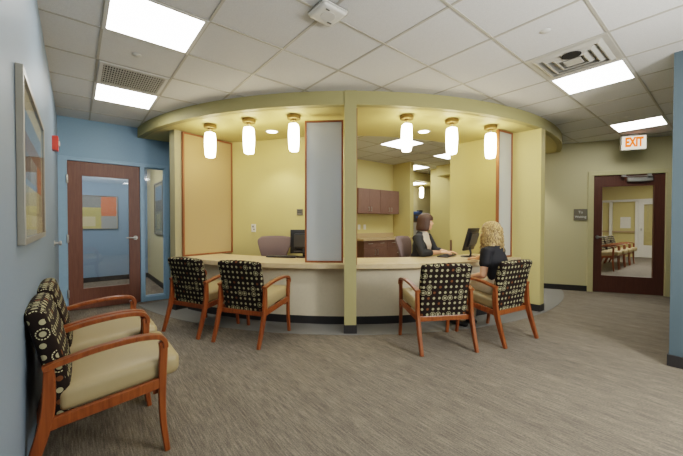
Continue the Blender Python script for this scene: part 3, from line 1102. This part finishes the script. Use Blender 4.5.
def small_things():
    office_chair((2.215, 4.385, 0), math.atan2(-(-.78), -.62), 'mauve-grey office chair behind the left counter')
    office_chair((3.98, 3.08, 0), math.atan2(-.3, -.954), 'mauve-grey office chair the receptionist sits on')
    monitor((2.515, 3.905, .765), math.radians(-39 + 0), 'black computer monitor on the left counter, partly behind the frosted screen', .40, .34, -4, .055, True)
    monitor((4.42, 2.47, .765), math.radians(10), 'black computer monitor on the right counter between the two women', .42, .33, 15, .1, False)
    keyboard((2.27, 4.09, .766), math.radians(-52), 'black keyboard on the left counter beside the monitor')
    keyboard((4.22, 2.70, .766), math.radians(16), 'black keyboard under the receptionist\'s hand')
    cabinets()
    # devices on the office wall
    wa = math.atan2(3.655 - 5.42, 3.28 - 1.93)
    wd = V((math.cos(wa), math.sin(wa), 0)); wn = V((wd.y, -wd.x, 0))
    if wn.y > 0: wn = -wn
    def onwall(x):      # point on wall face at given x
        return V((x, 5.42 + (x - 1.93) * (3.655 - 5.42) / (3.28 - 1.93), 0)) + wn * .0015
    p = onwall(2.25)
    t = thing('wall_switch', 'white switch plate on the yellow wall behind the left office chair', 'switch', (p.x, p.y, 1.17), wa)
    b = MB(); b.bx(-.04, .04, -.012, 0, -.065, .065, .003); b.build('plate', M['white'], t)
    b = MB(); b.bx(-.015, .005, -.02, -.012, .01, .04, .002); b.bx(.0, .02, -.016, -.012, -.03, -.012, .001); b.build('toggle', M['greybk'], t)
    p = onwall(2.735)
    t = thing('wall_plate', 'small square grey plate on the yellow wall left of the frosted screen', 'wall plate', (p.x, p.y, 1.425), wa)
    b = MB(); b.bx(-.05, .05, -.014, 0, -.05, .05, .004); b.build('plate', M['sign'], t)
    b = MB(); b.bx(-.035, .035, -.018, -.014, -.012, .006, .001); b.bx(-.035, .035, -.018, -.014, .018, .032, .001); b.build('bar', M['greybk'], t)
    # fire alarm and door bumper on the left wall
    t = thing('fire_alarm', 'red fire alarm strobe high on the left blue wall', 'fire alarm', (-.185, 4.65, 2.03))
    b = MB(); b.bx(-.002, .05, -.06, .06, 0, .15, .006); b.build('housing', M['red'], t)
    b = MB(); b.bx(.05, .062, -.035, .035, .05, .1, .004); b.build('strobe_lens', M['offwhite'], t)
    b = MB()
    prof = [(.001, 0), (.03, 0), (.03, .006), (.014, .012), (.013, .04), (.026, .046), (.027, .06), (.02, .066), (.001, .067)]
    rs = [[V((z - .002, r * math.cos(2 * pi * j / 20), r * math.sin(2 * pi * j / 20))) for j in range(20)] for r, z in prof]
    b.rings(rs)
    o = b.build('door_bumper', M['silver'], None, True, (-.185, 4.75, 1.03))
    tag(o, 'small round door bumper on the left blue wall', 'door bumper')
    # large framed picture on the left wall
    def picture(label, loc, rz, w, h, art, fw, depth, matw, name='framed_picture'):
        t = thing(name, label, 'picture', loc, rz)
        b = MB()
        for (x0, x1, z0, z1) in ((-w / 2, -w / 2 + fw, 0, h), (w / 2 - fw, w / 2, 0, h), (-w / 2 + fw, w / 2 - fw, 0, fw), (-w / 2 + fw, w / 2 - fw, h - fw, h)):
            b.bx(x0, x1, -depth, -.001, z0, z1, .002)
        b.build('frame', M['pframe'], t)
        if matw > 0:
            b = MB(); b.bx(-w / 2 + fw, w / 2 - fw, -.012, -.002, fw, h - fw); b.build('mat_board', M['mat_'], t)
        q = fw + matw
        me = bpy.data.meshes.new('artwork')
        yy = -.014
        me.from_pydata([(-w / 2 + q, yy, q), (w / 2 - q, yy, q), (w / 2 - q, yy, h - q), (-w / 2 + q, yy, h - q)], [], [(0, 1, 2, 3)])
        uv = me.uv_layers.new(name='UVMap')
        for i, c in enumerate(((0, 0), (1, 0), (1, 1), (0, 1))): uv.data[i].uv = c
        me.materials.append(art)
        o = bpy.data.objects.new('artwork', me); COL.objects.link(o); o.parent = t
        if matw > 0:
            b = MB(); b.bx(-w / 2 + fw, w / 2 - fw, -.024, -.021, fw, h - fw); b.build('glazing', M['glazing'], t)
        return t
    picture('large grey framed abstract picture hung on the left blue wall', (-.185, 2.43, 1.165), pi / 2, 1.16, .74, M['artA'], .03, .026, .1)
    picture('abstract canvas with an orange corner seen through the left door glass', (.1, 8.618, 1.12), 0, 1.24, .71, M['artB'], .012, .03, 0)
    picture('framed picture on the corridor wall seen through the narrow sidelight', (1.278, 7.2, 1.02), -pi / 2, .82, 1.03, M['artC'], .03, .03, .05)
    # far office : cabinet with a blue and dark machine
    t = thing('storage_cabinet', 'pale low cabinet in the far back office behind the receptionist', 'cabinet', (8.62, 6.75, 0))
    b = MB(); b.bx(-.45, .45, -.2, .2, .06, 1.27, .004); b.bx(-.42, .42, -.17, .19, .001, .06); b.build('carcass', M['offwhite'], t)
    b = MB(); b.bx(-.47, .47, -.22, .2, 1.271, 1.3, .003); b.build('top', M['cab'], t)
    t = thing('office_machine', 'blue and dark boxy machine on the pale far cabinet', 'office machine', (8.56, 6.74, 1.301))
    b = MB(); b.box((0, 0, .11), (.6, .34, .22), .02); b.build('body', M['greybk'], t, True)
    b = MB(); b.box((.02, -.01, .27), (.56, .3, .1), .02); b.build('lid', M['blueitem'], t, True)
    b = MB(); b.box((.08, -.172, .13), (.3, .012, .07), .004); b.build('tray', M['blueitem'], t)
    b = MB(); b.box((.22, -.1, .345), (.2, .1, .05), .008); b.build('feeder', M['black'], t)
    # brown board on the right pier wall
    b = MB(); b.bx(-.02, .004, -.015, .015, 0, .19, .003)
    o = b.build('wall_board', M['cab'], None, False, (4.973, 3.1, .775))
    tag(o, 'narrow brown board on the rear edge of the right yellow wall, beside the monitor', 'board')
    # notice on the far glazed wall
    b = MB(); b.bx(0, .006, -.15, .15, 0, .42)
    o = b.build('paper_notice', M['white'], None, False, (15.996, 2.66, 1.06))
    tag(o, 'white paper notice on the far wall seen through the exit door', 'notice')


small_things()


# ------------------------------------------------------------------ people
def hand(b, wrist, d, palm_n, thumb, curl, sc=1.):
    """d: pointing direction, palm_n: out of the palm, thumb: side the thumb is on"""
    d = V(d).normalized(); pn = V(palm_n); pn = (pn - d * pn.dot(d)).normalized()
    s = d.cross(pn); s = s if s.dot(V(thumb)) > 0 else -s
    w = V(wrist)
    b.limb([w - d * .01, w + d * .035 * sc, w + d * .085 * sc], [.026 * sc, .037 * sc, .04 * sc], .42, tuple(s))
    for k, (off, L, c0) in enumerate(((.029, .072, 0), (.010, .08, .03), (-.010, .074, .06), (-.028, .058, .1))):
        p = w + d * (.088 - .006 * abs(k - 1)) * sc + s * off * sc
        pts = [p - d * .012]
        ang = curl * .3 + c0
        seg = L * sc / 3
        dd = d
        pts.append(p)
        for j in range(3):
            dd = (d * math.cos(ang) + pn * math.sin(ang) + s * (off * 1.5)).normalized()
            p = p + dd * seg
            pts.append(p)
            ang += curl * .55
        b.limb(pts, [.0092 * sc, .0095 * sc, .0088 * sc, .008 * sc, .0068 * sc], 1., tuple(s), 8)
    p = w + d * .022 * sc + s * .03 * sc
    q = p + (s * .8 + d * .6 + pn * .25).normalized() * .034 * sc
    q2 = q + (s * .3 + d + pn * .35).normalized() * .03 * sc
    q3 = q2 + (d + pn * .4 - s * .1).normalized() * .024 * sc
    b.limb([p, q, q2, q3], [.013 * sc, .0115 * sc, .01 * sc, .008 * sc], 1., tuple(s), 8)


def head(b, c, R, s=1.):
    """skull, jaw, nose, ears; face along local +y"""
    def P(x, y, z): return V(c) + R @ (V((x, y, z)) * s)
    def e(p, r): b.ell(P(*p), [v * s for v in r], 18, 12, R)
    e((0, -.01, .035), (.074, .094, .085))
    e((0, .022, -.035), (.058, .066, .075))
    e((0, .052, -.085), (.03, .03, .026))
    e((0, .07, .035), (.05, .018, .022))
    for q in (-1, 1):
        e((q * .038, .055, -.03), (.022, .024, .022))
        e((q * .074, -.005, -.008), (.009, .02, .031))
    b.limb([P(0, .08, .012), P(0, .092, -.012), P(0, .097, -.027)], [.008 * s, .0105 * s, .0125 * s], 1., tuple(R @ V((1, 0, 0))), 10)
    e((0, .082, -.058), (.02, .01, .007))
    e((0, .08, -.068), (.018, .01, .006))


def face_parts(c, R, s, root, brow):
    def P(x, y, z): return V(c) + R @ (V((x, y, z)) * s)
    for q in (-1, 1):
        b = MB(); b.ell(P(q * .031, .0685, .006), (.0135 * s, .0105 * s, .0058 * s), 12, 8, R)
        ey = b.build('eye', M['eye'], root, 'all')
        b = MB(); b.ell(P(q * .031, .0755, .006), (.006 * s, .0045 * s, .006 * s), 10, 6, R)
        b.build('iris', M['iris'], ey, 'all')
        b = MB(); b.limb([P(q * .015, .084, .024), P(q * .032, .081, .029), P(q * .048, .069, .025)], [.003, .0036, .002], 1, (0, 0, 1), 6)
        b.build('eyebrow', brow, root, 'all')
    b = MB(); b.ell(P(0, .0895, -.0575), (.02 * s, .0045 * s, .0045 * s), 12, 6, R); b.ell(P(0, .0875, -.0665), (.017 * s, .0045 * s, .005 * s), 12, 6, R)
    b.build('mouth', M['lips'], root, 'all')


def remesh(b, name, mat, root, vox, it=3):
    o = b.build(name, mat, root)
    bake(o, [('REMESH', dict(mode='VOXEL', voxel_size=vox, adaptivity=0.)), ('SMOOTH', dict(factor=.5, iterations=it))])
    return o


def hair_shell(c, R, s, zend, rad, root, mat, rough, name='hair', thick=.012, lobes=0):
    """zend(az)->lower end, rad(az,t)->radius scale; az = 0 at the face"""
    b = MB()
    na, nt = 72, 22
    rs = []
    for i in range(nt + 1):
        t = i / nt
        ring = []
        for j in range(na):
            az = -pi + 2 * pi * j / na
            ze = zend(az)
            zm = max(.03, ze + .012)
            top = .128
            # from crown downwards
            th = t * 1.0
            if th < .5:
                a = th / .5 * pi / 2
                z = zm + (top - zm) * math.cos(a); rr = math.sin(a)
            else:
                z = zm + (ze - zm) * (th - .5) / .5; rr = 1.
            k = rad(az, z)
            jig = 1 + rough * math.sin(az * 23 + z * 40) * .5 + rough * random.uniform(-.25, .25)
            x = math.sin(az) * .083 * rr * k * jig
            y = math.cos(az) * .104 * rr * k * jig - .008
            ring.append(V(c) + R @ (V((x, y, z)) * s))
        rs.append(ring)
    b.rings(rs, False)
    # close crown
    o = b.build(name, mat, root)
    bake(o, [('SOLIDIFY', dict(thickness=thick * s, offset=-1.)), ('SUBSURF', dict(levels=1))])
    return o


def person_visitor():
    t = thing('person', 'seated woman with curly blonde hair, black top and cream trousers', 'person', (3.648, 1.725, 0), math.atan2(-.155, .988))
    hc = V((.01, .075, 1.135))
    Rh = Matrix.Rotation(math.radians(14), 3, 'Z')
    hip, che, nek = V((0, -.05, .56)), V((0, -.02, .84)), V((0, .02, 1.0))
    SL, EL, WL = V((-.152, .0, .94)), V((-.215, -.01, .69)), V((-.15, .21, .63))
    SR, ER, WR = V((.148, .03, .94)), V((.2, .27, .845)), V((.31, .47, .80))
    KN = [V((-.09, .37, .555)), V((.1, .38, .56))]
    AN = [V((-.09, .36, .09)), V((.1, .38, .09))]
    b = MB()
    X = (1, 0, 0)
    b.limb([hip, hip + V((0, 0, .1)), V((0, -.03, .74)), che, V((0, -.005, .94))], [.165, .145, .13, .145, .11], .68, X, 20)
    b.limb([V((0, 0, .93)), nek, hc + V((0, -.02, -.03))], [.06, .048, .046], 1., X)
    for S, Eb, Wr in ((SL, EL, WL), (SR, ER, WR)):
        b.limb([V((S.x * .4, 0, .95)), S, (S + Eb) / 2, Eb], [.05, .05, .044, .036], 1., X)
        b.limb([Eb, Eb.lerp(Wr, .35), Wr], [.036, .037, .024], 1., X)
    for i, q in enumerate((-1, 1)):
        h0 = V((q * .085, -.02, .545))
        b.limb([h0, h0.lerp(KN[i], .5), KN[i]], [.085, .076, .056], 1., X, 18)
        b.limb([KN[i], KN[i].lerp(AN[i], .35), AN[i]], [.054, .054, .033], 1., X)
        b.limb([AN[i] + V((0, -.03, -.05)), AN[i] + V((0, .06, -.055)), AN[i] + V((0, .15, -.068))], [.03, .036, .022], .8, X)
    hand(b, WL, (.25, 1, -.22), (0, -.2, -1), (1, 0, 0), .45)
    hand(b, WR, (.3, 1, -.08), (0, 0, -1), (-1, 0, 0), .3)
    head(b, hc, Rh, .98)
    remesh(b, 'body', M['skin2'], t, .0065)
    face_parts(hc, Rh, .98, t, M['brow'])
    # top
    b = MB()
    b.limb([hip + V((0, 0, .0)), hip + V((0, 0, .1)), V((0, -.03, .74)), che, V((0, -.005, .945))], [.17, .15, .135, .15, .115], .68, X, 20)
    for S, Eb in ((SL, EL), (SR, ER)):
        b.limb([V((S.x * .45, 0, .945)), S, S.lerp(Eb, .5 if S.x < 0 else .9)], [.064, .066, .06], 1., X)
    o = remesh(b, 'shirt', M['blacktop'], t, .010)
    # trousers
    b = MB()
    b.limb([hip + V((0, 0, .05)), hip, hip + V((0, .02, -.01))], [.162, .178, .16], .72, X, 20)
    for i, q in enumerate((-1, 1)):
        h0 = V((q * .085, -.02, .545))
        b.limb([h0, h0.lerp(KN[i], .5), KN[i]], [.098, .09, .07], 1., X, 18)
        b.limb([KN[i], KN[i].lerp(AN[i], .4), AN[i] + V((0, 0, .03))], [.069, .066, .055], 1., X)
    remesh(b, 'trousers', M['pants'], t, .010)
    for i in (0, 1):
        b = MB()
        b.limb([AN[i] + V((0, -.035, -.048)), AN[i] + V((0, .05, -.05)), AN[i] + V((0, .165, -.062))], [.041, .044, .03], .85, X)
        for v in b.b.verts:
            v.co.z = max(v.co.z, .004)
        remesh(b, 'shoe', M['shoe'], t, .008, 2)
    # hair: scalp mass plus separate curls
    b = MB()
    random.seed(3)
    def HP(x, y, z): return hc + Rh @ V((x, y, z))
    b.ell(HP(0, -.022, .05), (.096, .108, .098), 20, 14, Rh)
    b.ell(HP(0, -.065, -.05), (.105, .075, .13), 20, 14, Rh)
    for q in (-1, 1):
        b.ell(HP(q * .082, .0, -.04), (.032, .052, .13), 14, 10, Rh)
        b.ell(HP(q * .075, -.05, -.15), (.05, .06, .09), 14, 10, Rh)
    b.ell(HP(.01, -.09, -.17), (.11, .05, .13), 16, 10, Rh)
    b.ell(HP(.03, -.1, -.24), (.085, .04, .07), 16, 10, Rh)
    mass = b
    for k in range(170):
        az = random.uniform(.62, 2 * pi - .62)
        rx, ry = .098, .112
        z0 = random.choice((random.uniform(.06, .13), random.uniform(-.06, .06)))
        f = math.sqrt(max(.08, 1 - (max(z0, 0) / .15) ** 2))
        x0, y0 = math.sin(az) * rx * f, math.cos(az) * ry * f - .022
        L = random.uniform(.12, .24)
        rr = random.uniform(.008, .014)
        ph = random.uniform(0, 6.28); tw = random.choice((-1, 1)) * random.uniform(90, 130)
        pts = []
        for i in range(13):
            u = i / 12
            z = z0 - L * u
            out = 1 + .1 * u
            if z > .03: out = out * (1 + .12 * u)
            pts.append(HP(x0 * out + rr * math.cos(ph + tw * L * u), y0 * out + rr * math.sin(ph + tw * L * u), max(z, -.33)))
        mass.tube(pts, [.0095 * (1 - .45 * i / 12) for i in range(13)], 6)
    o = mass.build('hair', M['hairbl'], t, 'all')
    return t


def person_reception():
    g = V((.238, -.971, 0)).normalized()
    t = thing('person', 'receptionist with a brown bob, charcoal blazer and white blouse', 'person', (4.03, 2.995, 0), math.atan2(-g.x, g.y))
    s = 1.06
    hc = V((-.0, .05, 1.27))
    Rh = Matrix.Rotation(math.radians(30), 3, 'Z')
    X = (1, 0, 0)
    hip, che, nek = V((0, -.04, .60)), V((0, .0, .93)), V((0, .02, 1.12))
    # facing the counter end: local right arm is the one towards the photo
    SR, ER, WR = V((.185, .0, 1.035)), V((.21, .09, .826)), V((.0, .27, .828))
    SL, EL, WL = V((-.185, .0, 1.035)), V((-.25, .1, .83)), V((-.15, .31, .828))
    KN = [V((-.1, .42, .58)), V((.1, .42, .58))]
    AN = [V((-.1, .36, .1)), V((.1, .36, .1))]
    b = MB()
    b.limb([hip, hip + V((0, 0, .12)), V((0, -.01, .8)), che, V((0, .0, 1.04))], [.18, .16, .145, .16, .12], .7, X, 20)
    b.limb([V((0, 0, 1.03)), nek, hc + V((0, -.02, -.03))], [.066, .05, .05], 1., X)
    for S, Eb, Wr in ((SL, EL, WL), (SR, ER, WR)):
        b.limb([V((S.x * .4, 0, 1.045)), S, (S + Eb) / 2, Eb], [.055, .055, .048, .04], 1., X)
        b.limb([Eb, Eb.lerp(Wr, .35), Wr], [.04, .04, .026], 1., X)
    for i, q in enumerate((-1, 1)):
        h0 = V((q * .09, -.02, .58))
        b.limb([h0, h0.lerp(KN[i], .5), KN[i]], [.09, .08, .06], 1., X, 18)
        b.limb([KN[i], KN[i].lerp(AN[i], .35), AN[i]], [.057, .057, .036], 1., X)
        b.limb([AN[i] + V((0, -.03, -.05)), AN[i] + V((0, .06, -.055)), AN[i] + V((0, .15, -.07))], [.03, .036, .022], .8, X)
    hand(b, WR, (-.55, 1, .02), (-.2, 0, -1), (-1, 0, 0), .4, 1.05)
    hand(b, WL, (-.05, 1, .02), (.2, 0, -1), (1, 0, 0), .4, 1.05)
    head(b, hc, Rh, s)
    remesh(b, 'body', M['skin'], t, .0065)
    face_parts(hc, Rh, s, t, M['brow'])
    b = MB()
    b.limb([hip + V((0, 0, .08)), V((0, -.01, .8)), che, V((0, .0, 1.045))], [.182, .16, .175, .128], .745, X, 20)
    remesh(b, 'blouse', M['blouse'], t, .010)
    b = MB()
    b.limb([hip + V((0, 0, .02)), hip + V((0, 0, .12)), V((0, -.01, .8)), che, V((0, .0, 1.045))], [.2, .185, .176, .186, .135], .76, X, 20)
    for S, Eb, Wr in ((SL, EL, WL), (SR, ER, WR)):
        b.limb([V((S.x * .5, 0, 1.045)), S, (S + Eb) / 2, Eb], [.075, .076, .066, .057], 1., X)
        b.limb([Eb, Eb.lerp(Wr, .42)], [.057, .052], 1., X)
    o = remesh(b, 'blazer', M['blazer'], t, .010)
    bm = bmesh.new(); bm.from_mesh(o.data)
    kill = [f for f in bm.faces if (lambda c: c.y > .05 and abs(c.x) < .05 + .075 * max(0, min(1, (c.z - .72) / .3)) and c.z < 1.12)(f.calc_center_median())
            or (f.calc_center_median().z > 1.045 and (f.calc_center_median() - V((0, .02, f.calc_center_median().z))).length < .095)]
    bmesh.ops.delete(bm, geom=kill, context='FACES')
    for _ in range(14):      # clean the cut edges
        mv = {}
        for v in bm.verts:
            nb = [e.other_vert(v).co for e in v.link_edges if e.is_boundary]
            if len(nb) == 2: mv[v] = v.co * .5 + (nb[0] + nb[1]) * .25
        for v, c in mv.items(): v.co = c
    bm.to_mesh(o.data); bm.free()
    bake(o, [('SOLIDIFY', dict(thickness=.008, offset=-1.))])
    b = MB()
    b.limb([hip + V((0, 0, .05)), hip, hip + V((0, .02, -.01))], [.172, .19, .175], .72, X, 20)
    for i, q in enumerate((-1, 1)):
        h0 = V((q * .09, -.02, .58))
        b.limb([h0, h0.lerp(KN[i], .5), KN[i]], [.102, .092, .072], 1., X, 18)
        b.limb([KN[i], KN[i].lerp(AN[i], .4), AN[i] + V((0, 0, .02))], [.071, .068, .056], 1., X)
    remesh(b, 'trousers', M['darkpants'], t, .010)
    for i in (0, 1):
        b = MB()
        b.limb([AN[i] + V((0, -.035, -.055)), AN[i] + V((0, .05, -.056)), AN[i] + V((0, .165, -.07))], [.041, .044, .03], .85, X)
        for v in b.b.verts:
            v.co.z = max(v.co.z, .004)
        remesh(b, 'shoe', M['shoe'], t, .008, 2)
    def zend(az):
        a = abs(az)
        if a < .95: return .03
        if a < 1.25: return .03 + (a - .95) / .3 * (-.125 - .03)
        return -.125
    def rad(az, z):
        k = 1.06
        if z < .03: k += .16 * min(1, (.03 - z) / .13) if abs(az) > 1. else .0
        if z < -.08: k -= .10 * (-.08 - z) / .05
        return k
    hair_shell(hc, Rh, s, zend, rad, t, M['hairbr'], .03, thick=.02)


person_visitor()
person_reception()


# ------------------------------------------------------------------ light, world, camera
def lights():
    w = bpy.data.worlds.new('World')
    SC.world = w
    w.use_nodes = True
    w.node_tree.nodes['Background'].inputs[0].default_value = (.9, .95, 1, 1)
    w.node_tree.nodes['Background'].inputs[1].default_value = .08
    def area(name, loc, size, power, rot=(0, 0, 0), col=(1, .97, .93)):
        l = bpy.data.lights.new(name, 'AREA'); l.shape = 'DISK'; l.size = size; l.energy = power; l.color = col
        o = bpy.data.objects.new(name, l); COL.objects.link(o); o.location = loc; o.rotation_euler = rot
    # soft fill lamps added behind the viewpoint, plus area lamps in the rooms beyond
    area('bounce_fill', (1.1, -.9, 1.7), .6, 48, (pi, 0, 0), (1, 1, 1))  # added fill aimed at the ceiling to flatten the light
    q = V((-.02, -.96, .25)).to_track_quat('Z', 'Y').to_euler()
    area('desk_fill', (2.7, -1.2, 1.75), .8, 40, q, (1, .99, .97))  # added fill facing the desk, brightens its front surfaces
    area('corridor_fill', (.2, 7.3, 2.68), .8, 13)  # added fill, brightens the corridor behind the left door
    area('waiting_fill', (12.3, 1.6, 2.68), 1.5, 42)  # added fill, brightens the waiting area past the exit door
    area('office_lamp', (5.3, 4.3, 2.68), .8, 6)


lights()

cd = bpy.data.cameras.new('camera')
cam = bpy.data.objects.new('camera', cd)
COL.objects.link(cam)
cd.sensor_fit = 'HORIZONTAL'
cd.sensor_width = 36
cd.lens = 36 * 324.17 / 683
cd.clip_start = .02
cam.location = (0, 0, 1.26)
# photo-camera axes measured from the ceiling grid: yaw, pitch, roll
yaw, pitch, roll = .68682, .01654, .00089
right0 = V((math.cos(yaw), -math.sin(yaw), 0)); fwd0 = V((math.sin(yaw), math.cos(yaw), 0)); down0 = V((0, 0, -1))
fwd = fwd0 * math.cos(pitch) + down0 * math.sin(pitch)
down = down0 * math.cos(pitch) - fwd0 * math.sin(pitch)
r1 = right0 * math.cos(roll) - down * math.sin(roll)
d1 = right0 * math.sin(roll) + down * math.cos(roll)
mw = Matrix((r1, -d1, -fwd)).transposed().to_4x4()
mw.translation = cam.location
cam.matrix_world = mw
SC.camera = cam
SC.view_settings.view_transform = 'Filmic'
SC.view_settings.look = 'Medium High Contrast'
SC.view_settings.exposure = .96
SC.cycles.use_denoising = True
SC.cycles.max_bounces = 8
SC.cycles.diffuse_bounces = 5
SC.cycles.sample_clamp_indirect = 6.
